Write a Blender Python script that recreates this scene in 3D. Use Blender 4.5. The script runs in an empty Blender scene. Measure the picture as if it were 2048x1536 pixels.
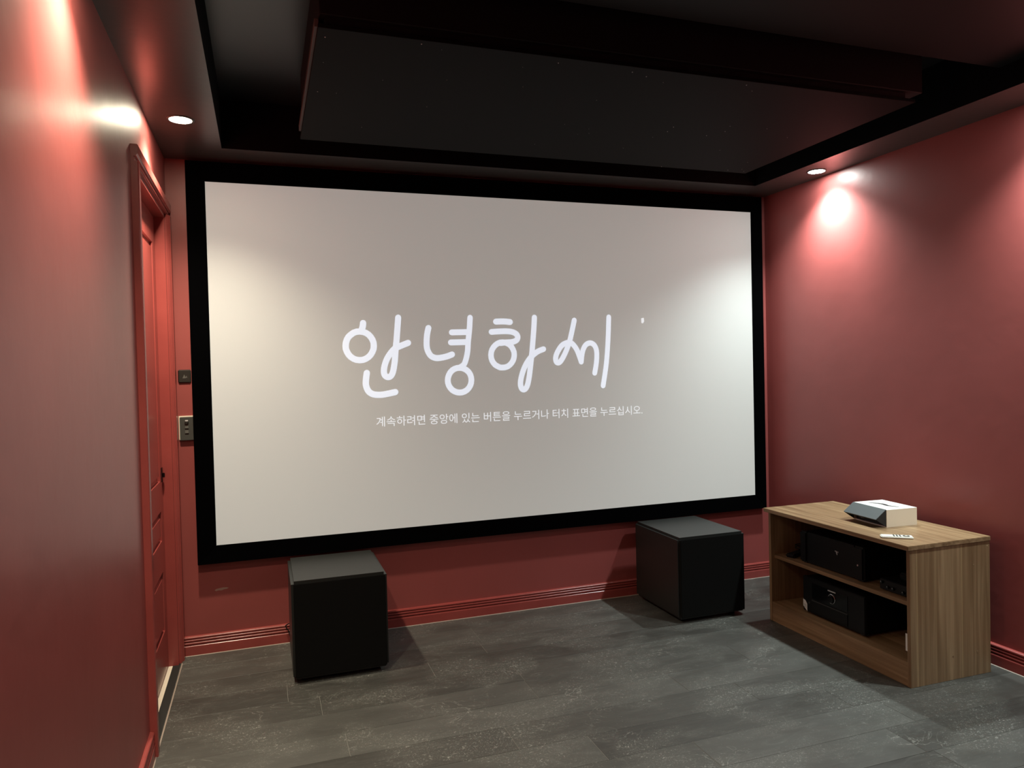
import bpy, bmesh, math, random
from mathutils import Matrix, Vector
random.seed(7)
S = bpy.context.scene
C = S.collection

# ------------------------------------------------------------------ camera, world, lights, exposure
cam_d = bpy.data.cameras.new('camera'); cam = bpy.data.objects.new('camera', cam_d); C.objects.link(cam)
cam_d.sensor_width = 36; cam_d.lens = 1452.725 / 2048 * 36; cam_d.clip_start = .02
_r = Vector((0.94561752, -0.32439998, -0.02391999)); _u = Vector((0.02913836, 0.01123742, 0.99951222)); _f = Vector((0.32397294, 0.94585325, -0.02007879))
M = Matrix((( _r.x, _u.x, -_f.x, .38553), (_r.y, _u.y, -_f.y, -3.54911), (_r.z, _u.z, -_f.z, 1.25157), (0, 0, 0, 1)))
cam.matrix_world = M
S.camera = cam
S.view_settings.view_transform = 'Standard'; S.view_settings.look = 'None'
S.view_settings.exposure = 0.14; S.view_settings.gamma = 1.0; S.view_settings.use_curve_mapping = False
W = bpy.data.worlds.new('world'); S.world = W; W.use_nodes = True
W.node_tree.nodes['Background'].inputs[0].default_value = (.6, .6, .65, 1)
W.node_tree.nodes['Background'].inputs[1].default_value = .0
WARM = (1.0, .90, .67); COOL = (.84, .97, .93)
LAMP_W = 96.0          # watts of each downlight
LAMP_Y = [-.545, -1.78, -3.015, -4.25]
S.cycles.max_bounces = 8; S.cycles.diffuse_bounces = 5; S.cycles.glossy_bounces = 4
S.cycles.use_denoising = True
S.cycles.sample_clamp_indirect = 4

# ------------------------------------------------------------------ dimensions (metres)
RX = 3.184; H = 2.222; HC = 2.43; BACK = -5.3
TA, TB, TR, TBK = .2473, .212, 2.9609, BACK + .25      # tray opening in the ceiling

# ------------------------------------------------------------------ helpers
def link(o, parent=None):
    C.objects.link(o)
    if parent: o.parent = parent
    return o
def tag(o, label=None, cat=None, group=None, kind=None):
    if label: o['label'] = label
    if cat: o['category'] = cat
    if group: o['group'] = group
    if kind: o['kind'] = kind
    return o
def empty(name, loc, rz=0):
    o = bpy.data.objects.new(name, None); o.empty_display_size = .05
    o.location = loc; o.rotation_euler = (0, 0, rz); return link(o)
def finish(name, bm, mat, parent=None, org=(0, 0, 0), smooth=False):
    """bmesh in world coordinates -> object; org is the origin of the root it hangs on"""
    if any(org): bmesh.ops.translate(bm, verts=bm.verts, vec=(-org[0], -org[1], -org[2]))
    me = bpy.data.meshes.new(name); bm.to_mesh(me); bm.free()
    if smooth:
        for p in me.polygons: p.use_smooth = True
    o = bpy.data.objects.new(name, me)
    for m in (mat if isinstance(mat, (list, tuple)) else [mat]): me.materials.append(m)
    return link(o, parent)
def bx(bm, x0, x1, y0, y1, z0, z1, bev=0, seg=2):
    t = bmesh.new(); bmesh.ops.create_cube(t, size=1)
    bmesh.ops.scale(t, vec=(x1 - x0, y1 - y0, z1 - z0), verts=t.verts)
    bmesh.ops.translate(t, vec=((x0 + x1) / 2, (y0 + y1) / 2, (z0 + z1) / 2), verts=t.verts)
    if bev: bmesh.ops.bevel(t, geom=t.edges[:], offset=bev, segments=seg, affect='EDGES', clamp_overlap=True)
    me = bpy.data.meshes.new('t'); t.to_mesh(me); t.free(); bm.from_mesh(me); bpy.data.meshes.remove(me)
def box(name, x0, x1, y0, y1, z0, z1, mat, parent=None, org=(0, 0, 0), bev=0, seg=2):
    bm = bmesh.new(); bx(bm, x0, x1, y0, y1, z0, z1, bev, seg)
    return finish(name, bm, mat, parent, org)
def cyl(bm, p, axis, r0, r1, h, n=24):
    """cone frustum from p along axis"""
    t = bmesh.new(); bmesh.ops.create_cone(t, cap_ends=True, segments=n, radius1=r0, radius2=r1, depth=h)
    q = Vector((0, 0, 1)).rotation_difference(Vector(axis).normalized()).to_matrix().to_4x4()
    bmesh.ops.transform(t, matrix=Matrix.Translation(Vector(p)) @ q @ Matrix.Translation((0, 0, h / 2)), verts=t.verts)
    me = bpy.data.meshes.new('t'); t.to_mesh(me); t.free(); bm.from_mesh(me); bpy.data.meshes.remove(me)
def ring(bm, c, axis, r_in, r_out, h, n=32):
    q = Vector((0, 0, 1)).rotation_difference(Vector(axis).normalized()).to_matrix()
    R = []
    for r, z in ((r_in, 0), (r_out, 0), (r_out, h), (r_in, h)):
        R.append([bm.verts.new(Vector(c) + q @ Vector((r * math.cos(2 * math.pi * i / n), r * math.sin(2 * math.pi * i / n), z))) for i in range(n)])
    for k in range(4):
        a, b = R[k], R[(k + 1) % 4]
        for i in range(n): bm.faces.new((a[i], a[(i + 1) % n], b[(i + 1) % n], b[i]))
    bmesh.ops.recalc_face_normals(bm, faces=bm.faces)
def extrude_profile(bm, prof, p0, p1, dx, dz):
    """closed profile of (a, b) swept from p0 to p1, a along dx and b along dz (unit vectors)"""
    p0, p1, dx, dz = Vector(p0), Vector(p1), Vector(dx), Vector(dz)
    A = [bm.verts.new(p0 + dx * a + dz * b) for a, b in prof]
    B = [bm.verts.new(p1 + dx * a + dz * b) for a, b in prof]
    n = len(prof)
    for i in range(n): bm.faces.new((A[i], A[(i + 1) % n], B[(i + 1) % n], B[i]))
    bm.faces.new(A); bm.faces.new(B[::-1])
    bmesh.ops.recalc_face_normals(bm, faces=bm.faces)
def tube(bm, pts, r, n=8):
    pts = [Vector(p) for p in pts]; rings = []
    for i, p in enumerate(pts):
        d = (pts[min(i + 1, len(pts) - 1)] - pts[max(i - 1, 0)]).normalized()
        a = d.orthogonal().normalized() if i == 0 else (rings_a - d * rings_a.dot(d)).normalized()
        rings_a = a; b = d.cross(a)
        rings.append([bm.verts.new(p + a * r * math.cos(2 * math.pi * k / n) + b * r * math.sin(2 * math.pi * k / n)) for k in range(n)])
    for A, B in zip(rings, rings[1:]):
        for k in range(n): bm.faces.new((A[k], A[(k + 1) % n], B[(k + 1) % n], B[k]))
    bm.faces.new(rings[0][::-1]); bm.faces.new(rings[-1])
def spline(pts, m=6):
    out = []
    P = [pts[0]] + list(pts) + [pts[-1]]
    for i in range(1, len(P) - 2):
        a, b, c, d = P[i - 1], P[i], P[i + 1], P[i + 2]
        for k in range(m):
            t = k / m
            out.append(tuple(.5 * (2 * b[j] + (c[j] - a[j]) * t + (2 * a[j] - 5 * b[j] + 4 * c[j] - d[j]) * t * t + (3 * b[j] - a[j] - 3 * c[j] + d[j]) * t ** 3) for j in range(len(b))))
    return out + [tuple(pts[-1])]

# ------------------------------------------------------------------ materials
def mat(name, col, rough=.5, spec=.5, metal=0, emit=None, estr=0, bump=None):
    m = bpy.data.materials.new(name); m.use_nodes = True
    b = m.node_tree.nodes['Principled BSDF']
    b.inputs['Base Color'].default_value = (*col, 1); b.inputs['Roughness'].default_value = rough
    b.inputs['Specular IOR Level'].default_value = spec; b.inputs['Metallic'].default_value = metal
    if emit: b.inputs['Emission Color'].default_value = (*emit, 1); b.inputs['Emission Strength'].default_value = estr
    if bump:
        N, L = m.node_tree.nodes, m.node_tree.links
        tc = N.new('ShaderNodeTexCoord'); n = N.new('ShaderNodeTexNoise'); n.inputs['Scale'].default_value = bump[0]
        n.inputs['Detail'].default_value = 3
        bp = N.new('ShaderNodeBump'); bp.inputs['Strength'].default_value = bump[1]; bp.inputs['Distance'].default_value = bump[2]
        L.new(tc.outputs['Object'], n.inputs['Vector']); L.new(n.outputs['Fac'], bp.inputs['Height']); L.new(bp.outputs['Normal'], b.inputs['Normal'])
    return m
def nodes(m): return m.node_tree.nodes, m.node_tree.links, m.node_tree.nodes['Principled BSDF']
def vary(m, c0, c1, scale, vec=(1, 1, 1), p0=.35, p1=.65, detail=4):
    N, L, b = nodes(m)
    tc = N.new('ShaderNodeTexCoord'); mp = N.new('ShaderNodeMapping'); mp.inputs['Scale'].default_value = vec
    n = N.new('ShaderNodeTexNoise'); n.inputs['Scale'].default_value = scale; n.inputs['Detail'].default_value = detail
    r = N.new('ShaderNodeValToRGB'); r.color_ramp.elements[0].position = p0; r.color_ramp.elements[1].position = p1
    r.color_ramp.elements[0].color = (*c0, 1); r.color_ramp.elements[1].color = (*c1, 1)
    L.new(tc.outputs['Object'], mp.inputs['Vector']); L.new(mp.outputs[0], n.inputs['Vector']); L.new(n.outputs['Fac'], r.inputs['Fac'])
    L.new(r.outputs[0], b.inputs['Base Color'])
    return n, r

RED0, RED1 = (.31, .070, .065), (.35, .080, .075)
red_wall = mat('red_wall_paint', RED1, .41, .5, bump=(9, .06, .02)); vary(red_wall, RED0, RED1, 1.6)
red_trim = mat('red_gloss_trim_paint', (.31, .055, .048), .26, .5); vary(red_trim, (.32, .060, .054), (.36, .070, .062), 7)
black_soffit = mat('black_satin_ceiling_paint', (.055, .053, .050), .31, .5, bump=(30, .04, .01))
black_shade = mat('black_tray_shade', (.0035, .0035, .004), .8, .1)  # bulkhead sides only, recess shade put into the colour
black_step = mat('black_step_paint', (.008, .008, .0085), .6, .2)
black_tray = mat('black_satin_tray_paint', (.011, .011, .012), .33, .5)
star_black = mat('black_star_panel', (.0045, .0042, .0040), .7, .08)
star_white = mat('fibre_tip', (.5, .5, .5), .3)
velvet = mat('black_velvet', (.0015, .0015, .0018), 1.0, .0)
grey_edge = mat('lit_edge_grey', (.09, .09, .09), .6, .3)  # downlight falling on the panel's side, put into the grey
sub_cloth = mat('black_speaker_vinyl', (.020, .021, .020), .4, .45, bump=(400, .15, .0015))
sub_front = mat('black_grille_cloth', (.007, .007, .0068), .9, .1, bump=(900, .3, .001))
rubber = mat('black_rubber', (.008, .008, .008), .8, .2)
gear = mat('black_brushed_gear', (.003, .003, .0034), .5, .25)
gear_face = mat('black_gear_faceplate', (.005, .005, .0055), .4, .35)
gloss_black = mat('gloss_black', (.004, .004, .005), .12, .5)
silver = mat('silver_print', (.75, .75, .76), .3, .5, .4)
chrome = mat('chrome', (.8, .8, .82), .12, .5, 1)
white_pl = mat('white_plastic', (.78, .76, .7), .4)
card_white = mat('white_card', (.9, .88, .84), .5)
card_cream = mat('cream_card', (.8, .68, .54), .6)
card_dark = mat('slate_card', (.075, .083, .088), .55)
card_in = mat('black_card', (.012, .012, .012), .7)
plate_dark = mat('charcoal_switch_plate', (.06, .06, .055), .45)
plate_black = mat('black_switch_plate', (.022, .021, .018), .4)
plate_key = mat('grey_switch_key', (.13, .13, .12), .35)
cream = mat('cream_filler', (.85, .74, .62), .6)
caulk = mat('pale_caulk', (.42, .33, .28), .6)
dark_gap = mat('dark_threshold', (.015, .014, .013), .7)
paper = mat('white_label', (.8, .78, .75), .6)
ink = mat('dark_ink', (.02, .02, .025), .5)
scuffed = mat('bare_plaster_scuff', (.42, .26, .22), .7)

def wood(name, grain, streaks=False):
    """pale brown melamine; grain = axis (0, 1, 2) the fibres run along"""
    m = mat(name, (.25, .16, .09), .36, .5)
    N, L, b = nodes(m)
    tc = N.new('ShaderNodeTexCoord'); mp = N.new('ShaderNodeMapping')
    sc = [46, 46, 46]; sc[grain] = 1.6; mp.inputs['Scale'].default_value = sc
    n = N.new('ShaderNodeTexNoise'); n.inputs['Scale'].default_value = 1; n.inputs['Detail'].default_value = 5; n.inputs['Distortion'].default_value = .5
    mp2 = N.new('ShaderNodeMapping'); s2 = [11, 11, 11]; s2[grain] = .9; mp2.inputs['Scale'].default_value = s2
    n2 = N.new('ShaderNodeTexNoise'); n2.inputs['Scale'].default_value = 1; n2.inputs['Detail'].default_value = 2
    add = N.new('ShaderNodeMath'); add.operation = 'MULTIPLY_ADD'; add.inputs[1].default_value = .42
    r = N.new('ShaderNodeValToRGB'); e = r.color_ramp.elements
    e[0].position = .48; e[0].color = (.175, .10, .050, 1); e[1].position = .95; e[1].color = (.40, .265, .150, 1)
    x = e.new(.68); x.color = (.255, .158, .084, 1)
    L.new(tc.outputs['Object'], mp.inputs[0]); L.new(tc.outputs['Object'], mp2.inputs[0])
    L.new(mp.outputs[0], n.inputs[0]); L.new(mp2.outputs[0], n2.inputs[0])
    L.new(n2.outputs['Fac'], add.inputs[0]); L.new(n.outputs['Fac'], add.inputs[2]); L.new(add.outputs[0], r.inputs[0])
    out = r.outputs[0]
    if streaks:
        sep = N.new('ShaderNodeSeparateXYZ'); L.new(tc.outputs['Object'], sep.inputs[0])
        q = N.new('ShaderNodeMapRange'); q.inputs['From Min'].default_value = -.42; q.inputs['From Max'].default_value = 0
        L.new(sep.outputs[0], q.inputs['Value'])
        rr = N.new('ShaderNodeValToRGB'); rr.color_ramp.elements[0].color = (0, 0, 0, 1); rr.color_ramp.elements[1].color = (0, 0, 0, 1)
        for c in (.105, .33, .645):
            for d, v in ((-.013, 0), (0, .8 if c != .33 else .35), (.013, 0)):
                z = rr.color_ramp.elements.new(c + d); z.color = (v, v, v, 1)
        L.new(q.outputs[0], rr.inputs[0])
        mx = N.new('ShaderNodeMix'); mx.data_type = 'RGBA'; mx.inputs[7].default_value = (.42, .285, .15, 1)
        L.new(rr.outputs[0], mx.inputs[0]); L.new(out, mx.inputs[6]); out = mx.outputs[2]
    L.new(out, b.inputs['Base Color'])
    return m
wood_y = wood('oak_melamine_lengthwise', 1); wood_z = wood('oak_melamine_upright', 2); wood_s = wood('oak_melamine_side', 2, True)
back_dark = mat('dark_back', (.012, .01, .009), .8, .2)  # near-black colour for the cabinet's back

def plank_material():
    m = mat('charcoal_vinyl_plank', (.05, .047, .043), .5, .45)
    N, L, b = nodes(m)
    geo = N.new('ShaderNodeNewGeometry'); oi = N.new('ShaderNodeObjectInfo')
    def noise(scale, vec, detail=4, dist=0, off=True):
        mp = N.new('ShaderNodeMapping'); mp.inputs['Scale'].default_value = vec
        L.new(geo.outputs['Position'], mp.inputs[0])
        if off:
            mul = N.new('ShaderNodeVectorMath'); mul.operation = 'SCALE'; mul.inputs[0].default_value = (13, 7, 3)
            L.new(oi.outputs['Random'], mul.inputs['Scale']); L.new(mul.outputs[0], mp.inputs['Location'])
        n = N.new('ShaderNodeTexNoise'); n.inputs['Scale'].default_value = scale; n.inputs['Detail'].default_value = detail; n.inputs['Distortion'].default_value = dist
        L.new(mp.outputs[0], n.inputs['Vector']); return n.outputs['Fac']
    def ramp(f, pts):
        r = N.new('ShaderNodeValToRGB'); e = r.color_ramp.elements
        for i, (p, v) in enumerate(pts):
            z = e[i] if i < 2 else e.new(p)
            z.position = p; z.color = (*(v if isinstance(v, tuple) else (v, v, v)), 1)
        L.new(f, r.inputs[0]); return r.outputs[0]
    def mth(op, a, c):
        q = N.new('ShaderNodeMath'); q.operation = op
        for i, v in enumerate((a, c)):
            if isinstance(v, (int, float)): q.inputs[i].default_value = v
            else: L.new(v, q.inputs[i])
        return q.outputs[0]
    def mix(fac, a, c):
        q = N.new('ShaderNodeMix'); q.data_type = 'RGBA'
        for s, v in ((0, fac), (6, a), (7, c)):
            if isinstance(v, tuple): q.inputs[s].default_value = (*v, 1)
            elif isinstance(v, (int, float)): q.inputs[s].default_value = v
            else: L.new(v, q.inputs[s])
        return q.outputs[2]
    base = ramp(noise(1.0, (3, 9, 1), 4, .6), [(.3, (.036, .034, .031)), (.7, (.070, .067, .061))])
    tone = ramp(oi.outputs['Random'], [(0, (.034, .031, .028)), (1, (.100, .098, .091)), (.5, (.066, .062, .057))])
    col = mix(.5, base, tone)
    fibre = ramp(noise(1.0, (4, 120, 1), 3, .3), [(.35, .0), (.75, 1.0)])
    col = mix(mth('MULTIPLY', fibre, .2), col, (.1, .098, .09))
    patch = ramp(noise(3.1, (1, 1.7, 1), 3, .4, False), [(.44, 0.0), (.60, 1.0)])
    def contour(scale, w, dist, vec=(1, 1.3, 1)):
        return ramp(noise(scale, vec, 4, dist, False), [(.5 - w, 0.0), (.5 + w, 0.0), (.5, 1.0)])
    speck = mth('MULTIPLY', contour(26, .016, 1.6), ramp(noise(70, (1, 1.2, 1), 2, 0, False), [(.48, 0.0), (.62, 1.0)]))
    speck = mth('ADD', speck, mth('MULTIPLY', ramp(noise(210, (1, 1, 1), 3, .5, False), [(.60, 0.0), (.70, 1.0)]), .45))
    swirl = mth('MULTIPLY', contour(6.5, .010, 2.2), ramp(noise(3.7, (1, 1, 1), 2, 0, False), [(.55, 0.0), (.68, 1.0)]))
    smear = ramp(noise(7, (1, 2.2, 1), 5, 2.2, False), [(.56, 0.0), (.72, 1.0)])
    col = mix(mth('MULTIPLY', mth('MULTIPLY', patch, speck), 1.0), col, (.42, .42, .39))
    col = mix(mth('MULTIPLY', swirl, .6), col, (.36, .36, .33))
    col = mix(mth('MULTIPLY', patch, .10), col, (.22, .22, .20))
    col = mix(mth('MULTIPLY', smear, .14), col, (.2, .2, .185))
    grit = ramp(noise(150, (1, 1, 1), 2, 0, False), [(.70, 0.0), (.74, 1.0)])
    col = mix(mth('MULTIPLY', grit, .5), col, (.3, .3, .28))
    L.new(col, b.inputs['Base Color'])
    rg = ramp(noise(5, (1, 2, 1), 4, .5), [(.3, .36), (.7, .52)]); L.new(rg, b.inputs['Roughness'])
    bp = N.new('ShaderNodeBump'); bp.inputs['Strength'].default_value = .25; bp.inputs['Distance'].default_value = .002
    L.new(noise(1, (9, 90, 1), 4, .4), bp.inputs['Height']); L.new(bp.outputs[0], b.inputs['Normal'])
    return m
plank_mat = plank_material()
grout = mat('dusty_joint', (.25, .24, .22), .8)

screen_mat = mat('projector_screen_cloth', (.47, .48, .48), .9, .1, emit=(.82, .81, .745), estr=.28)
light_text = mat('projected_white', (.47, .48, .48), .9, .1, emit=(.84, .90, 1.0), estr=.74)
light_faint = mat('projected_pale', (.47, .48, .48), .9, .1, emit=(.84, .87, .9), estr=.72)
for m_ in (screen_mat, light_text, light_faint): m_.cycles.emission_sampling = 'NONE'

# ------------------------------------------------------------------ setting: walls, ceiling, bulkheads
def struct(o): o['kind'] = 'structure'; return o
DY0, DY1, DZ = -.845, -.09, 1.958           # door opening in the left wall
bm = bmesh.new()
bx(bm, -.14, 0, BACK - .1, DY0 - .0, 0, HC + .1); bx(bm, -.14, 0, DY1, .1, 0, HC + .1); bx(bm, -.14, 0, DY0, DY1, DZ, HC + .1)
struct(finish('wall_left', bm, red_wall))
struct(box('wall_right', RX, RX + .12, BACK - .1, .1, 0, HC + .1, red_wall))
struct(box('wall_front', 0, RX, 0, .12, 0, HC + .1, red_wall))
struct(box('wall_back', 0, RX, BACK - .12, BACK, 0, HC + .1, red_wall))
struct(box('ceiling', 0, RX, BACK, 0, HC, HC + .1, black_tray))
def sides_shaded(n):          # bulkhead sides near-black: shade inside the tray put into their colour
    me = bpy.data.objects[n].data; me.materials.append(black_shade)
    for p in me.polygons:
        if abs(p.normal.z) < .5: p.material_index = 1
struct(box('trim_1', 0, TA, BACK, 0, H, HC, black_soffit)); sides_shaded('trim_1')
struct(box('trim_2', TR, RX, BACK, 0, H, HC, black_soffit)); sides_shaded('trim_2')
struct(box('trim_3', TA, TR, -TB, 0, H, HC, black_soffit)); sides_shaded('trim_3')
struct(box('trim_4', TA, TR, BACK, TBK, H, HC, black_soffit)); sides_shaded('trim_4')
struct(box('trim_5', TA, TR, TBK, -1.603, 2.31, HC, black_step))     # lower step of the tray

# floor: slab plus planks
floor = struct(box('floor', -.14, RX + .1, BACK - .1, .1, -.08, -.0012, grout))
PW = .164; joints = {0: [1.75], 1: [1.305, 2.3], 2: [.75, 1.29, 2.45], 3: [.441, 1.02, 2.2], 4: [.557, 1.347, 2.62], 5: [1.343, 2.3], 6: [.62, 1.9, 2.75], 7: [.3, 1.15, 2.1]}
k = 0; y1 = .004
while y1 > BACK:
    y0 = max(y1 - PW, BACK)
    if k in joints: xs = joints[k]
    else:
        xs = []; x = random.uniform(.3, 1.1)
        while x < RX - .1: xs.append(x); x += random.uniform(.6, 1.2)
    xs = [.0] + xs + [RX]
    for a, b in zip(xs, xs[1:]):
        ya, yb = y0 + .0006, min(y1, 0) - .0006
        o = box('plank', a + .0006, b - .0006, ya, yb, -.0012, random.uniform(-.0003, 0), plank_mat, floor, (0, 0, 0), .0004, 1)
        # own origin so that each plank gets its own grain
        o.data.transform(Matrix.Translation((-a, -ya, 0))); o.location = (a, ya, 0)
    y1 -= PW; k += 1

# baseboards with three reeds along the top
BP = [(0, 0), (.015, 0), (.015, .040), (.0142, .0435), (.0125, .045), (.0085, .046), (.0085, .0475)]
for z_ in (.0545, .0675, .0795):          # three half-round reeds
    r_ = .0062 if z_ > .06 else .0065
    BP += [(.0075 + r_ * math.sin(a_ * math.pi / 8), z_ - r_ * math.cos(a_ * math.pi / 8) * .95) for a_ in range(0, 9)]
BP += [(.004, .0865), (0, .087)]
def baseboard(name, p0, p1, dx):
    bm = bmesh.new(); extrude_profile(bm, BP, p0, p1, dx, (0, 0, 1)); o = struct(finish(name, bm, red_trim))
    bm = bmesh.new(); q0, q1, d = Vector(p0), Vector(p1), Vector(dx)
    extrude_profile(bm, [(.0138, .0), (.0175, .0), (.0138, .0035)], q0, q1, dx, (0, 0, 1)); finish('caulk_bead', bm, caulk, o)
baseboard('baseboard_front', (.0, 0, 0), (RX, 0, 0), (0, -1, 0))
baseboard('baseboard_right', (RX, 0, 0), (RX, BACK, 0), (-1, 0, 0))
baseboard('baseboard_left', (0, -.915, 0), (0, BACK, 0), (1, 0, 0))
baseboard('baseboard_back', (0, BACK, 0), (RX, BACK, 0), (0, 1, 0))

# ------------------------------------------------------------------ door in the left wall
door = struct(empty('door_1', (0, 0, 0)))
# casing profile: a = across the board from the opening outwards, b = projection from the wall
CP = [(0, 0), (0, .010), (.006, .010), (.008, .014), (.014, .014), (.016, .009), (.020, .009), (.023, .017), (.027, .018), (.030, .022), (.066, .023), (.070, .020), (.070, 0)]
def casing(p0, p1, across):
    bm = bmesh.new(); extrude_profile(bm, CP, p0, p1, across, (1, 0, 0)); return finish('casing', bm, red_trim, door)
casing((0, DY0, 0), (0, DY0, DZ), (0, -1, 0))
casing((0, DY1, 0), (0, DY1, DZ), (0, 1, 0))
CPH = [(a * .78, b) for a, b in CP]
bm = bmesh.new(); extrude_profile(bm, CPH, (0, DY0 - .07, DZ), (0, DY1 + .07, DZ), (0, 0, 1), (1, 0, 0)); finish('casing', bm, red_trim, door)
box('jamb', -.13, .004, DY0 - .001, DY0 + .018, 0, DZ, red_trim, door, bev=.001)
box('jamb', -.13, .004, DY1 - .018, DY1 + .001, 0, DZ, red_trim, door, bev=.001)
box('jamb', -.13, .004, DY0, DY1, DZ - .018, DZ + .001, red_trim, door, bev=.001)
box('door_stop', -.092, -.079, DY0 + .018, DY0 + .033, 0, DZ - .018, red_trim, door)
box('door_stop', -.092, -.079, DY1 - .033, DY1 - .018, 0, DZ - .018, red_trim, door)
box('door_stop', -.092, -.079, DY0 + .018, DY1 - .018, DZ - .033, DZ - .018, red_trim, door)
# leaf with recessed panels
LX0, LX1 = -.077, -.036; ly0, ly1, lz0, lz1 = DY0 + .021, DY1 - .021, .012, DZ - .021
def leaf():
    bm = bmesh.new(); py0, py1 = ly0 + .10, -.185
    pans = [(.185, .435), (.565, .69), (.815, 1.82)]
    bx(bm, LX0, LX1, ly0, py0, lz0, lz1); bx(bm, LX0, LX1, py1, ly1, lz0, lz1)
    zs = [lz0] + [z for p in pans for z in p] + [lz1]
    for a, b in zip(zs[0::2], zs[1::2]): bx(bm, LX0, LX1, py0, py1, a, b)
    return bm, py0, py1, pans
bm, py0, py1, pans = leaf(); dl = finish('door_leaf', bm, red_trim, door)
for z0, z1 in pans:
    bm = bmesh.new()
    def frame_at(x, i): return [bm.verts.new((x, a, b)) for a, b in ((py0 + i, z0 + i), (py1 - i, z0 + i), (py1 - i, z1 - i), (py0 + i, z1 - i))]
    F = [frame_at(LX1, 0), frame_at(LX1 - .009, .002), frame_at(LX1 - .010, .020), frame_at(LX1 - .001, .026)]
    for A, B in zip(F, F[1:]):
        for i in range(4): bm.faces.new((A[i], A[(i + 1) % 4], B[(i + 1) % 4], B[i]))
    bm.faces.new(F[-1]); back = frame_at(LX0 + .004, 0); bm.faces.new(back[::-1])
    for i in range(4): bm.faces.new((F[0][i], back[i], back[(i + 1) % 4], F[0][(i + 1) % 4]))
    bmesh.ops.recalc_face_normals(bm, faces=bm.faces)
    finish('door_panel', bm, red_trim, dl)
bm = bmesh.new(); bx(bm, LX1 - .001, LX1 + .004, ly1 - .03, ly1 - .004, .805, .868, .0015); bx(bm, LX1 + .003, LX1 + .012, ly1 - .022, ly1 - .010, .825, .845, .002)
o = finish('door_handle', bm, gloss_black, dl); o['label'] = 'small black flush latch'
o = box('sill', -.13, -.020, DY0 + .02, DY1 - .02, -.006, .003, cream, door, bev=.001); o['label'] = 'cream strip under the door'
box('threshold_strip', -.020, .010, DY0 + .0, DY1 - .0, -.006, .002, dark_gap, door)  # dark strip between the cream one and the planks
bm = bmesh.new(); extrude_profile(bm, [(0, 0), (.004, 0), (0, .003)], (.014, DY0 - .07, 0), (.014, DY1, 0), (1, 0, 0), (0, 0, 1)); finish('caulk_bead', bm, caulk, door)

# bare scuff on the front wall
bm = bmesh.new(); rnd = random.Random(3)
P = [(.150, .281), (.157, .286), (.170, .288), (.186, .290), (.200, .289), (.210, .286), (.203, .282), (.190, .281), (.180, .277), (.166, .279), (.156, .276)]
A = [bm.verts.new((x, -.0006, z)) for x, z in P]; B = [bm.verts.new((x, .001, z)) for x, z in P]
bm.faces.new(A)
for i in range(len(P)): bm.faces.new((A[i], B[i], B[(i + 1) % len(P)], A[(i + 1) % len(P)]))
bmesh.ops.recalc_face_normals(bm, faces=bm.faces)
wf = bpy.data.objects['wall_front']; finish('paint_chip', bm, scuffed, wf)

# ------------------------------------------------------------------ suspended star panel in the tray
PO = (1.62, -.98, 2.2)
star = tag(empty('star_ceiling_panel', PO), 'black rectangular star panel hung in the ceiling recess before the projection screen', 'ceiling panel')
PX0, PX1, PY0, PY1 = .556, 2.690, -1.487, -.489
box('carcass', .560, 2.722, -1.490, -.55, 2.236, HC, black_step, star, PO, .002, 1)
box('subframe', .575, 2.66, -1.470, -.56, 2.212, 2.236, black_tray, star, PO)
box('lit_edge_strip', .548, .560, -1.46, -.55, 2.213, 2.236, grey_edge, star, PO, .001, 1)  # low side of the carcass, coloured lighter as lit by the downlight
panel = box('face_panel', PX0, PX1, PY0, PY1, 2.2, 2.212, star_black, star, PO, .001, 1)
rnd = random.Random(11)
st = [(.579, -1.432), (.587, -1.019), (.848, -1.463), (1.54, -1.45), (1.602, -1.43), (1.971, -1.458), (1.959, -1.013), (1.965, -.958), (2.151, -.955), (2.196, -1.019), (2.209, -.498), (2.563, -.523), (1.282, -1.45)]
st += [(rnd.uniform(PX0 + .03, PX1 - .03), rnd.uniform(PY0 + .03, PY1 - .03)) for _ in range(26)]
m0 = None
for i, (x, y) in enumerate(st):
    if m0 is None:
        bm = bmesh.new(); cyl(bm, (0, 0, -.0012), (0, 0, 1), .0016, .0022, .002, 8); fo = finish('fibre_tip', bm, star_white, panel); m0 = fo.data
    else: fo = link(bpy.data.objects.new('fibre_tip', m0), panel)
    s = 1 if i < 13 else .5
    fo.location = (x - PO[0], y - PO[1], 2.2 - PO[2]); fo.scale = (s, s, 1)

# ------------------------------------------------------------------ downlights
names = {(0, 0): 'warm downlight above the red door, nearest the screen on the left bulkhead', (1, 0): 'cool downlight on the right bulkhead, nearest the projection screen'}
def downlight(side, k, x, y):
    col = WARM if side == 0 else COOL
    e = empty('downlight', (x, y, H)); O = (x, y, H)
    lab = names.get((side, k)) or '%s recessed downlight on the %s bulkhead, %s from the screen' % (('warm', 'cool')[side], ('left', 'right')[side], ('second', 'third', 'fourth')[k - 1])
    tag(e, lab, 'ceiling light', 'round downlights in the side bulkheads')
    bm = bmesh.new(); ring(bm, (x, y, H - .003), (0, 0, 1), .040, .049, .004); finish('trim_ring', bm, black_soffit, e, O, True)
    bm = bmesh.new(); cyl(bm, (x, y, H - .0025), (0, 0, 1), .0395, .0395, .0015, 32); lens = finish('lens', bm, LENS[side], e, O)
    ld = bpy.data.lights.new('downlight_beam', 'SPOT'); ld.energy = LAMP_W * ((1, .95, .6, .4), (1.14, 1.25, .5, .3))[side][k]; ld.color = col; ld.spot_size = math.radians(BEAM); ld.spot_blend = BLEND
    ld.shadow_soft_size = .03
    lo = bpy.data.objects.new('downlight_beam', ld); lo.location = (0, 0, -.012); link(lo, e)
BEAM, BLEND = 120, 1.0; POW = [1.0, 1.0]
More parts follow.
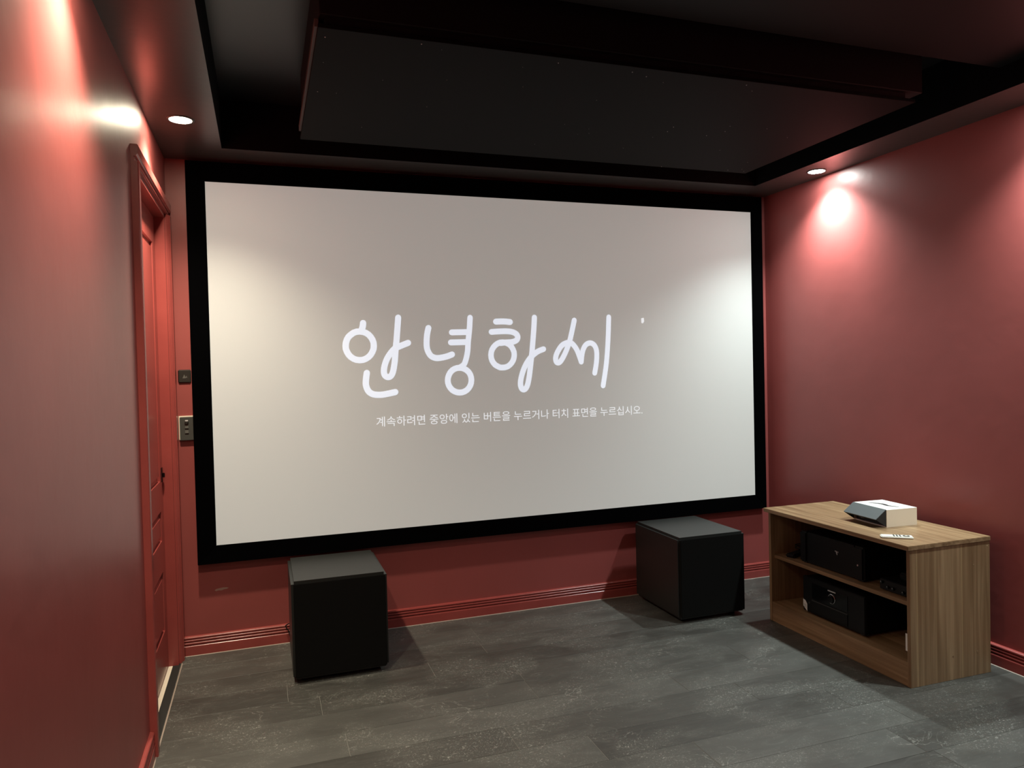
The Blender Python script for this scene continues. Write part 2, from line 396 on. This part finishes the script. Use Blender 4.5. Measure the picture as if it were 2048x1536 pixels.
LENS = [mat('warm_lens', (.9, .9, .9), .4, emit=WARM, estr=165), mat('cool_lens', (.9, .9, .9), .4, emit=COOL, estr=165)]
for k, y in enumerate(LAMP_Y):
    downlight(0, k, .12, y); downlight(1, k, 3.079, y)

# ------------------------------------------------------------------ projection screen
SX, SZ, SW = .16569, .49092, 2.9; SH = SW * 9 / 16; FW = .079; T = .045
SO = (SX + SW / 2, 0, SZ)
scr = tag(empty('projection_screen', SO), 'wide white projection screen in a black velvet frame on the red front wall', 'projection screen')
xi0, xi1, zi0, zi1 = SX, SX + SW, SZ, SZ + SH; xo0, xo1, zo0, zo1 = xi0 - FW, xi1 + FW * .85, zi0 - FW, zi1 + .087
def bar(a, b, c, d):
    """mitred bar: a, b outer corners, c, d inner corners (x, z)"""
    bm = bmesh.new(); F = []
    for y in (-T, 0):
        F.append([bm.verts.new((p[0], y if i < 2 else (y if y == 0 else -T + .012), p[1])) for i, p in enumerate((a, b, c, d))])
    bm.faces.new(F[0]); bm.faces.new(F[1][::-1])
    for i in range(4): bm.faces.new((F[0][i], F[1][i], F[1][(i + 1) % 4], F[0][(i + 1) % 4]))
    bmesh.ops.recalc_face_normals(bm, faces=bm.faces)
    bmesh.ops.bevel(bm, geom=bm.edges[:], offset=.0015, segments=1, affect='EDGES')
    finish('frame_bar', bm, velvet, scr, SO)
bar((xo0, zo0), (xo0, zo1), (xi0, zi1), (xi0, zi0)); bar((xo1, zo1), (xo1, zo0), (xi1, zi0), (xi1, zi1))
bar((xo0, zo1), (xo1, zo1), (xi1, zi1), (xi0, zi1)); bar((xo1, zo0), (xo0, zo0), (xi0, zi0), (xi1, zi0))
surf = box('screen_surface', xi0 - .004, xi1 + .004, -.029, -.024, zi0 - .004, zi1 + .004, screen_mat, scr, SO)
STROKES = [
    (0.015, [(0.846, 1.49), (0.844, 1.475), (0.838, 1.455)]),
    (0.015, [(0.829, 1.45), (0.844, 1.448), (0.858, 1.443), (0.87, 1.435), (0.88, 1.424), (0.888, 1.411), (0.893, 1.396), (0.894, 1.381), (0.892, 1.365), (0.886, 1.351), (0.878, 1.338), (0.867, 1.327), (0.854, 1.319), (0.84, 1.314), (0.825, 1.313), (0.81, 1.315), (0.797, 1.32), (0.784, 1.329), (0.774, 1.34), (0.767, 1.353), (0.762, 1.367), (0.761, 1.382), (0.763, 1.397), (0.768, 1.412), (0.776, 1.425), (0.787, 1.435), (0.8, 1.444), (0.814, 1.449), (0.829, 1.45)]),
    (0.0148, [(1.015, 1.516), (1.01, 1.464), (1.004, 1.406), (0.998, 1.358), (0.993, 1.306), (0.983, 1.255), (0.971, 1.233), (0.955, 1.229), (0.941, 1.242), (0.94, 1.27), (0.951, 1.307), (0.969, 1.338), (0.993, 1.365), (1.014, 1.375), (1.039, 1.385), (1.06, 1.393)]),
    (0.015, [(0.857, 1.251), (0.852, 1.217), (0.852, 1.19), (0.863, 1.163), (0.885, 1.148), (0.919, 1.144), (0.953, 1.148), (0.991, 1.155)]),
    (0.0148, [(1.163, 1.465), (1.155, 1.429), (1.152, 1.384), (1.156, 1.356), (1.171, 1.329), (1.196, 1.317), (1.224, 1.318), (1.253, 1.324), (1.279, 1.333)]),
    (0.0145, [(1.281, 1.443), (1.366, 1.444)]),
    (0.0145, [(1.275, 1.393), (1.361, 1.394)]),
    (0.014, [(1.377, 1.516), (1.372, 1.456), (1.364, 1.395), (1.36, 1.349), (1.351, 1.31), (1.339, 1.282), (1.317, 1.267)]),
    (0.0148, [(1.316, 1.266), (1.33, 1.264), (1.343, 1.259), (1.354, 1.252), (1.364, 1.242), (1.371, 1.23), (1.375, 1.216), (1.376, 1.202), (1.374, 1.188), (1.369, 1.175), (1.362, 1.164), (1.352, 1.154), (1.34, 1.147), (1.327, 1.143), (1.313, 1.142), (1.3, 1.144), (1.287, 1.149), (1.276, 1.156), (1.266, 1.167), (1.259, 1.179), (1.255, 1.192), (1.254, 1.206), (1.256, 1.219), (1.261, 1.232), (1.268, 1.244), (1.278, 1.254), (1.29, 1.261), (1.303, 1.265), (1.316, 1.266)]),
    (0.015, [(1.513, 1.496), (1.553, 1.497), (1.588, 1.494)]),
    (0.0145, [(1.488, 1.444), (1.522, 1.446), (1.566, 1.447), (1.599, 1.443), (1.621, 1.432), (1.628, 1.417), (1.621, 1.401), (1.598, 1.392), (1.565, 1.39), (1.535, 1.387)]),
    (0.0145, [(1.546, 1.391), (1.56, 1.389), (1.573, 1.384), (1.584, 1.377), (1.594, 1.366), (1.601, 1.354), (1.606, 1.34), (1.607, 1.325), (1.605, 1.311), (1.6, 1.297), (1.592, 1.285), (1.582, 1.275), (1.57, 1.267), (1.556, 1.263), (1.542, 1.262), (1.529, 1.263), (1.516, 1.269), (1.504, 1.276), (1.494, 1.287), (1.487, 1.299), (1.483, 1.313), (1.482, 1.327), (1.484, 1.342), (1.489, 1.355), (1.497, 1.367), (1.507, 1.377), (1.519, 1.385), (1.532, 1.39), (1.546, 1.391)]),
    (0.0142, [(1.722, 1.517), (1.718, 1.465), (1.713, 1.416), (1.707, 1.363), (1.701, 1.314), (1.694, 1.264), (1.685, 1.208), (1.674, 1.166), (1.659, 1.147), (1.644, 1.151), (1.637, 1.174), (1.642, 1.209), (1.658, 1.254), (1.681, 1.293), (1.705, 1.319), (1.736, 1.341), (1.768, 1.353)]),
    (0.014, [(1.946, 1.502), (1.933, 1.45), (1.918, 1.396), (1.901, 1.353), (1.881, 1.314), (1.861, 1.286), (1.845, 1.281), (1.836, 1.293), (1.838, 1.318), (1.855, 1.35), (1.878, 1.375), (1.91, 1.386), (1.933, 1.378), (1.956, 1.349), (1.971, 1.313), (1.981, 1.283)]),
    (0.0138, [(1.981, 1.283), (1.987, 1.323), (1.996, 1.352), (2.012, 1.374), (2.036, 1.382), (2.058, 1.371), (2.071, 1.344), (2.072, 1.304), (2.067, 1.264), (2.058, 1.222)]),
    (0.0138, [(2.148, 1.519), (2.141, 1.401), (2.128, 1.273), (2.106, 1.153)]),
]
bm = bmesh.new()
for si, (r, pts) in enumerate(STROKES):
    closed = len(pts) == 29
    P = pts[:-1] if closed else spline(pts, 5)
    def dirn(a, b):
        l = math.hypot(b[0] - a[0], b[1] - a[1]) or 1; return (b[0] - a[0]) / l, (b[1] - a[1]) / l
    secs = []                                   # (x, z, radius, direction), with rounded ends
    n = len(P)
    for i, p in enumerate(P):
        d = dirn(P[i - 1 if closed else max(i - 1, 0)], P[(i + 1) % n if closed else min(i + 1, n - 1)])
        secs.append((p[0], p[1], r, d))
    if not closed:
        for f in (.35, .65, .86, .97, .999):
            w = r * math.sqrt(1 - f * f)
            x, z, _, d = secs[0] if f == .35 else first
            if f == .35: first = secs[0]; last = secs[-1]
            x, z, _, d = first; secs.insert(0, (x - d[0] * r * f, z - d[1] * r * f, w, d))
            x, z, _, d = last; secs.append((x + d[0] * r * f, z + d[1] * r * f, w, d))
    rings = []
    for q_, (x, z, w, d) in enumerate(secs):
        yy = -.0292 - .00006 * si - (0 if closed else .0006 * q_ / len(secs))
        rings.append([bm.verts.new((x - d[1] * w * math.cos(math.pi * k / 5), yy - .0007 * math.sin(math.pi * k / 5), z + d[0] * w * math.cos(math.pi * k / 5))) for k in range(10)])
    m_ = len(rings)
    for i in range(m_ if closed else m_ - 1):
        A, B = rings[i], rings[(i + 1) % m_]
        for k in range(10): bm.faces.new((A[k], A[(k + 1) % 10], B[(k + 1) % 10], B[k]))
bmesh.ops.recalc_face_normals(bm, faces=bm.faces)
# little comma-like tick to the right of the greeting
P = [(2.344, 1.513), (2.360, 1.516), (2.362, 1.497), (2.355, 1.486), (2.345, 1.487)]
g = finish('greeting_lettering', bm, light_text, surf, SO); g['label'] = 'large handwritten white greeting in Korean letters'
bm = bmesh.new(); bm.faces.new([bm.verts.new((x, -.0293, z)) for x, z in P]); finish('light_tick', bm, light_faint, surf, SO)
def text_mesh(name, body, x, y, z, width, m, parent, org, rot=(math.pi / 2, 0, 0), align='LEFT', size=None, offset=0):
    cu = bpy.data.curves.new(name, 'FONT'); cu.body = body; cu.size = .05; cu.align_x = align; cu.offset = offset
    o = bpy.data.objects.new(name, cu); C.objects.link(o); bpy.context.view_layer.update()
    dg = bpy.context.evaluated_depsgraph_get(); me = bpy.data.meshes.new_from_object(o.evaluated_get(dg))
    bpy.data.objects.remove(o); me.materials.clear(); me.materials.append(m)
    xs = [v.co.x for v in me.vertices]; zs = [v.co.y for v in me.vertices]; w = max(xs) - min(xs); k = width / w
    print('TEXT', body, 'h', (max(zs) - min(zs)) * k)
    from mathutils import Euler
    M = Matrix.Translation((x - org[0], y - org[1], z - org[2])) @ Euler(rot).to_matrix().to_4x4() @ Matrix.Scale(k, 4) @ Matrix.Translation((-min(xs), -min(zs), 0))
    me.transform(M); me.name = name
    return link(bpy.data.objects.new(name, me), parent)
t = text_mesh('subtitle_lettering', '\uacc4\uc18d\ud558\ub824\uba74 \uc911\uc559\uc5d0 \uc788\ub294 \ubc84\ud2bc\uc744 \ub204\ub974\uac70\ub098 \ud130\uce58 \ud45c\uba74\uc744 \ub204\ub974\uc2ed\uc2dc\uc624.', .896, -.0294, .990, 1.444, light_faint, surf, SO)
t['kind'] = 'stuff'; t['label'] = 'small white line of Korean text under the greeting'

# ------------------------------------------------------------------ wall plates left of the screen
O = (.055, 0, 1.256)
e = tag(empty('wall_keypad', O), 'small black rounded wall plate with pale triangle mark between door and screen', 'switch')
bm = bmesh.new(); bx(bm, .028, .0815, -.007, 0, 1.227, 1.285, .0035, 3); finish('plate', bm, plate_black, e, O)
bm = bmesh.new()
for P in ([(.046, 1.247), (.060, 1.247), (.0535, 1.264)], [(.056, 1.249), (.066, 1.249), (.063, 1.258)]):
    A = [bm.verts.new((x, -.0073, z)) for x, z in P]; bm.faces.new(A)
finish('bell_mark', bm, plate_key, e, O)
O = (.057, 0, 1.022)
e = tag(empty('light_switch', O), 'dark grey three-key light switch with cream edge beside screen frame', 'switch')
box('backing', .0245, .0865, -.005, 0, .972, 1.079, cream, e, O, .001)
box('plate', .029, .086, -.013, -.004, .969, 1.0735, plate_dark, e, O, .002)
bm = bmesh.new(); cyl(bm, (.0575, -.013, 1.051), (0, -1, 0), .0085, .0075, .008, 24); finish('dimmer_knob', bm, plate_black, e, O)
bm = bmesh.new(); bx(bm, .052, .064, -.0215, -.019, 1.054, 1.061, .0008); finish('knob_glint', bm, silver, e, O)  # glint on the dimmer put in as a silver piece
for z in (1.030, 1.008):
    box('key', .0505, .0645, -.0165, -.012, z - .007, z + .007, plate_key, e, O, .001)
    box('key_gap', .049, .066, -.0134, -.012, z - .011, z - .0075, plate_black, e, O)

# ------------------------------------------------------------------ subwoofers
def subwoofer(x0, x1, y0, y1, label):
    O = ((x0 + x1) / 2, (y0 + y1) / 2, 0); z0, z1 = .018, .417
    e = tag(empty('subwoofer', O), label, 'speaker', 'black cube subwoofers under the screen')
    box('enclosure', x0, x1, y0, y1, z0, z1, sub_cloth, e, O, .012, 4)
    box('grille', x0 + .009, x1 - .009, y0 - .002, y0 + .004, z0 + .009, z1 - .009, sub_front, e, O, .002, 2)
    for sx in (x0 + .05, x1 - .05):
        for sy in (y0 + .06, y1 - .05):
            bm = bmesh.new(); cyl(bm, (sx, sy, 0), (0, 0, 1), .019, .022, z0 + .001, 20); finish('foot', bm, rubber, e, O)
    return e
subwoofer(.467, .853, -.512, -.088, 'black cube subwoofer on the floor left, nearest the red door')
subwoofer(2.257, 2.637, -.507, -.066, 'black cube subwoofer on the floor right, next to the wooden cabinet')
bm = bmesh.new()
tube(bm, spline([(.49, -.045, .10), (.466, -.03, .094), (.452, -.028, .086), (.456, -.03, .074), (.464, -.032, .062), (.470, -.034, .04), (.476, -.036, .012), (.49, -.05, .006), (.52, -.06, .006)], 5), .0028)
tag(finish('speaker_cable', bm, rubber, smooth=True), 'thin black cable looped at baseboard beside the left subwoofer', 'cable')

# ------------------------------------------------------------------ media cabinet
CO = (3.0963, -1.4424, 0); CR = -.0093
cab = tag(empty('media_cabinet', CO, CR), 'low open-front oak effect media cabinet standing against right red wall', 'cabinet')
def cb(name, *a, **k): return box(name, *a, cab, (0, 0, 0), **k)
cb('top_panel', -.421, .002, -.003, .848, .527, .545, wood_y, bev=.0015)
cb('side_panel', -.410, 0, 0, .016, 0, .527, wood_s, bev=.0008)
cb('side_panel', -.410, 0, .808, .824, 0, .527, wood_z, bev=.0008)
cb('back_panel', -.012, -.008, .016, .808, .09, .527, back_dark)
cb('shelf', -.392, -.012, .016, .808, .306, .322, wood_y, bev=.0008)
cb('bottom_shelf', -.392, -.012, .016, .808, .076, .092, wood_y, bev=.0008)
cb('plinth', -.408, -.392, .016, .808, 0, .094, wood_y, bev=.0008)
bm = bmesh.new()
for x, z in ((-.198, .092), (-.071, .093), (-.012, .506), (-.087, .439), (-.38, .49), (-.37, .05)):
    cyl(bm, (x, .0002, z), (0, -1, 0), .0035, .003, .0007, 14)
for i, (x, z) in enumerate(((-.198, .092), (-.071, .093), (-.012, .506), (-.087, .439))):
    b2 = bmesh.new(); cyl(b2, (x, .0002, z), (0, -1, 0), .0042 if i < 2 else .003, .0036 if i < 2 else .0026, .0008, 14); finish('screw_cap', b2, wood_y, cab)
bm.free()
bm = bmesh.new(); bx(bm, -.4085, -.4075, .0160, .0250, .137, .204); finish('paper_tag', bm, paper, cab)['label'] = 'white paper tag'

# power amplifier on the shelf
ZS = .3222
O = (2.88, -.975, ZS)
e = tag(empty('power_amplifier', O), 'big black power amplifier with small silver emblem on the middle shelf', 'amplifier')
bm = bmesh.new(); bx(bm, 2.752, 3.04, -1.158, -.785, ZS + .008, ZS + .142, .003); finish('chassis', bm, gear, e, O)
box('faceplate', 2.741, 2.753, -1.108, -.828, ZS + .006, ZS + .146, gear_face, e, O, .002)
for a, b in ((-.830, -.782), (-1.165, -1.106)):
    box('face_pillar', 2.733, 2.754, a, b, ZS + .004, ZS + .148, gear_face, e, O, .008, 4)
bm = bmesh.new()
for p in [((-1.003, .098), (-.998, .100)), ((-1.010, .091), (-1.005, .099)), ((-1.012, .085), (-1.008, .090)), ((-1.017, .095), (-1.0145, .099))]:
    bx(bm, 2.7398, 2.7412, p[0][0], p[1][0], ZS + p[0][1] - .002, ZS + p[1][1])
finish('emblem', bm, silver, e, O)
bm = bmesh.new(); cyl(bm, (2.7335, -1.137, ZS + .07), (-1, 0, 0), .0045, .004, .004, 16); finish('power_button', bm, chrome, e, O)
for x in (2.78, 3.01):
    for y in (-1.13, -.81):
        bm = bmesh.new(); cyl(bm, (x, y, ZS), (0, 0, 1), .014, .016, .009, 16); finish('foot', bm, rubber, e, O)

# small switching box with knobs, right end of the shelf
O = (2.82, -1.33, ZS)
e = tag(empty('audio_interface', O), 'small black audio box with tiny shiny knobs at shelf right end', 'audio device')
box('case', 2.737, 2.90, -1.408, -1.246, ZS + .003, ZS + .046, gear, e, O, .003)
box('front_panel', 2.7345, 2.7375, -1.406, -1.248, ZS + .005, ZS + .044, gear_face, e, O, .001)
for y, z in ((-1.262, .034), (-1.292, .020), (-1.318, .020), (-1.366, .018)):
    k_ = bmesh.new(); cyl(k_, (2.7348, y, ZS + z), (-1, 0, 0), .0065, .0055, .009, 20); kn = finish('knob', k_, gloss_black, e, O)
    k_ = bmesh.new(); bx(k_, 2.7250, 2.7262, y - .001, y + .001, ZS + z + .000, ZS + z + .005); finish('knob_mark', k_, chrome, kn, O)
for x in (2.76, 2.88):
    for y in (-1.39, -1.265):
        bm = bmesh.new(); cyl(bm, (x, y, ZS), (0, 0, 1), .006, .007, .004, 12); finish('foot', bm, rubber, e, O)
O = (2.85, -1.345, ZS + .0462)
e = tag(empty('media_streamer', O), 'palm-size black streaming box lying on top of the small knobbed audio box', 'media player')
box('case', 2.79, 2.89, -1.40, -1.29, ZS + .0462, ZS + .074, gear, e, O, .006, 3)
bm = bmesh.new(); cyl(bm, (2.7905, -1.352, ZS + .062), (-1, 0, 0), .0025, .002, .0018, 12); finish('status_light', bm, chrome, e, O)

# remotes and cable at the left end of the shelf
def remote(name, c, L_, Wd, Ht, rz, m, mb, label, cat, rows, keys=.0028):
    e = tag(empty(name, c, rz), label, cat)
    bm = bmesh.new(); bx(bm, -L_ / 2, L_ / 2, -Wd / 2, Wd / 2, 0, Ht, min(Ht, Wd) * .3, 3); finish('shell', bm, m, e)
    k = 0
    for (x, y, w, d) in rows:
        b2 = bmesh.new(); bx(b2, x - w / 2, x + w / 2, y - d / 2, y + d / 2, Ht - .001, Ht + .0016, .0006, 1); finish('button', b2, mb, e)
    return e
grid = [(-.05 + .014 * i, y, .007, .005) for i in range(7) for y in (-.012, 0, .012)]
remote('remote_control', (2.795, -.692, ZS), .130, .045, .018, math.radians(20), gear, plate_black, 'black remote control lying on the middle shelf left of amplifier', 'remote control', grid)
remote('remote_control', (2.825, -.712, ZS + .0198), .110, .038, .016, math.radians(48), gear_face, plate_dark, 'smaller black remote lying askew on top of the other shelf remote', 'remote control', grid[:15])
bm = bmesh.new()
tube(bm, spline([(2.775 + .028 * math.cos(a), -.690 + .022 * math.sin(a) , ZS + .0395 + .006 * math.sin(a * .37 + 1)) for a in [i * .7 for i in range(22)]], 3), .0025, 6)
bmesh.ops.translate(bm, verts=bm.verts, vec=(.035, -.012, .006))
tag(finish('cable_coil', bm, rubber, smooth=True), 'loosely coiled thin black cable lying on the remotes on the shelf', 'cable')

# AV receiver on the bottom shelf
ZB = .0922
O = (2.9, -.985, ZB)
e = tag(empty('av_receiver', O), 'large black audio video receiver with chrome-ringed knob on the bottom shelf', 'receiver')
box('chassis', 2.748, 3.06, -1.165, -.806, ZB + .012, ZB + .170, gear, e, O, .003)
fp = box('faceplate', 2.733, 2.749, -1.170, -.802, ZB + .010, ZB + .172, gear_face, e, O, .003)
box('display_window', 2.7312, 2.7335, -1.076, -.862, ZB + .080, ZB + .150, gloss_black, e, O, .001)
box('lower_door', 2.7305, 2.7335, -1.076, -.862, ZB + .018, ZB + .070, gear_face, e, O, .0015)
box('door_edge', 2.7295, 2.7325, -1.076, -.862, ZB + .070, ZB + .0725, plate_dark, e, O)
bm = bmesh.new(); ring(bm, (2.7312, -.985, ZB + .112), (-1, 0, 0), .018, .0215, .003, 36); finish('knob_ring', bm, chrome, e, O, True)
bm = bmesh.new(); cyl(bm, (2.7315, -.985, ZB + .112), (-1, 0, 0), .0165, .0155, .010, 32); finish('volume_knob', bm, gloss_black, e, O)
box('name_bar', 2.7302, 2.7316, -1.008, -.962, ZB + .1425, ZB + .1475, silver, e, O)
bm = bmesh.new(); cyl(bm, (2.7325, -.846, ZB + .055), (-1, 0, 0), .004, .0035, .004, 14); finish('power_button', bm, plate_dark, e, O)
bm = bmesh.new(); q = [(-.8035, .062), (-.8035, .030), (-.829, .0105), (-.829, .044), (-.818, .058)]
A = [bm.verts.new((2.7324, y, ZB + z)) for y, z in q]; B = [bm.verts.new((2.7334, y, ZB + z)) for y, z in q]; bm.faces.new(A)
for i in range(5): bm.faces.new((A[i], B[i], B[(i + 1) % 5], A[(i + 1) % 5]))
bmesh.ops.recalc_face_normals(bm, faces=bm.faces); finish('energy_sticker', bm, paper, e, O)['label'] = 'white paper sticker'
bm = bmesh.new()
for z in (.022, .028, .034): bx(bm, 2.7320, 2.7325, -.825, -.808, ZB + z + .004, ZB + z + .0055)
finish('sticker_print', bm, plate_key, e, O)
for x in (2.765, 3.03):
    for y in (-1.135, -.835):
        bm = bmesh.new(); cyl(bm, (x, y, ZB), (0, 0, 1), .016, .018, .0125, 20); finish('foot', bm, gear_face if x > 2.8 else plate_key, e, O)

# ------------------------------------------------------------------ white carton on the cabinet
ZT = .5453
O = (2.862, -1.164, ZT); rz = -.07
e = tag(empty('gadget_box', O, rz), 'white carton with open slate-grey flap lying on the cabinet top', 'box')
BW, BL, BH = .156, .198, .0745          # x, y, z
th = .002
def cbx(name, *a, **k): return box(name, *a, e, (0, 0, 0), **k)
cbx('lid', 0, BW, 0, BL, BH - th, BH, card_white, bev=.0006, seg=1)
cbx('side_wall', 0, BW, 0, th, 0, BH - th, card_cream)
cbx('side_wall', 0, BW, BL - th, BL, 0, BH - th, card_cream)
cbx('back_wall', BW - th, BW, th, BL - th, 0, BH - th, card_cream)
cbx('base', 0, BW - th, th, BL - th, 0, th, card_white)
cbx('inner_tray', .010, BW - .006, .006, BL - .006, th, BH - .012, card_in, bev=.002)
fx, fz = -.052, .035                     # open flap: from the lid's front edge outwards and down
bm = bmesh.new(); extrude_profile(bm, [(0, BH), (fx, fz), (fx - .001, fz + .002), (-.001, BH + .0015)], (0, .002, 0), (0, BL - .002, 0), (1, 0, 0), (0, 0, 1)); fl = finish('flap', bm, card_dark, e)
bm = bmesh.new(); extrude_profile(bm, [(fx, fz), (fx + .012, fz - .006), (fx + .012, fz - .004), (fx, fz + .002)], (0, .012, 0), (0, BL - .012, 0), (1, 0, 0), (0, 0, 1)); finish('tuck_lip', bm, card_in, fl)
bm = bmesh.new(); extrude_profile(bm, [(fx + .002, fz - .0025), (fx + .014, fz - .010), (fx + .014, fz - .006), (fx + .002, fz)], (0, .085, 0), (0, .103, 0), (1, 0, 0), (0, 0, 1)); finish('closing_tab', bm, card_dark, fl)
for y in (.002, BL - .004):                # black gussets between flap and box
    bm = bmesh.new(); extrude_profile(bm, [(0, .002), (0, BH - .001), (fx + .001, fz)], (0, y, 0), (0, y + .0012, 0), (1, 0, 0), (0, 0, 1)); finish('gusset', bm, card_in, fl)
# curved stroke printed on the lid
sw = spline([(.046, .166), (.070, .137), (.080, .108), (.074, .070), (.096, .034)], 8)
bm = bmesh.new(); n = len(sw); A, B = [], []
for i, p in enumerate(sw):
    w = .0085 * math.sin(math.pi * (i + .3) / n) ** .6 + .0008; a, b = sw[max(i - 1, 0)], sw[min(i + 1, n - 1)]; dx, dy = b[0] - a[0], b[1] - a[1]; l = math.hypot(dx, dy)
    A.append(bm.verts.new((p[0] - dy / l * w, p[1] + dx / l * w, BH + .0006))); B.append(bm.verts.new((p[0] + dy / l * w, p[1] - dx / l * w, BH + .0006)))
for i in range(n - 1): bm.faces.new((A[i], B[i], B[i + 1], A[i + 1]))
finish('printed_swoosh', bm, ink, e)

# white remote on the cabinet top, in front of the carton
w = tag(empty('remote_control', (2.752, -1.318, ZT), math.radians(-37)), 'slim white remote control with dark keys on the cabinet top', 'remote control')
bm = bmesh.new(); bx(bm, -.058, .058, -.0195, .0195, 0, .0085, .003, 3); finish('shell', bm, white_pl, w)
bm = bmesh.new(); cyl(bm, (.034, 0, .008), (0, 0, 1), .0135, .0125, .0016, 24); finish('direction_pad', bm, plate_dark, w)
bm = bmesh.new(); cyl(bm, (.034, 0, .0092), (0, 0, 1), .006, .0055, .0012, 20); finish('select_button', bm, white_pl, w)
for x in (.012, .001, -.010):
    for y in (-.011, 0, .011):
        b2 = bmesh.new(); bx(b2, x - .003, x + .003, y - .003, y + .003, .008, .0100, .0006, 1); finish('button', b2, plate_dark, w)
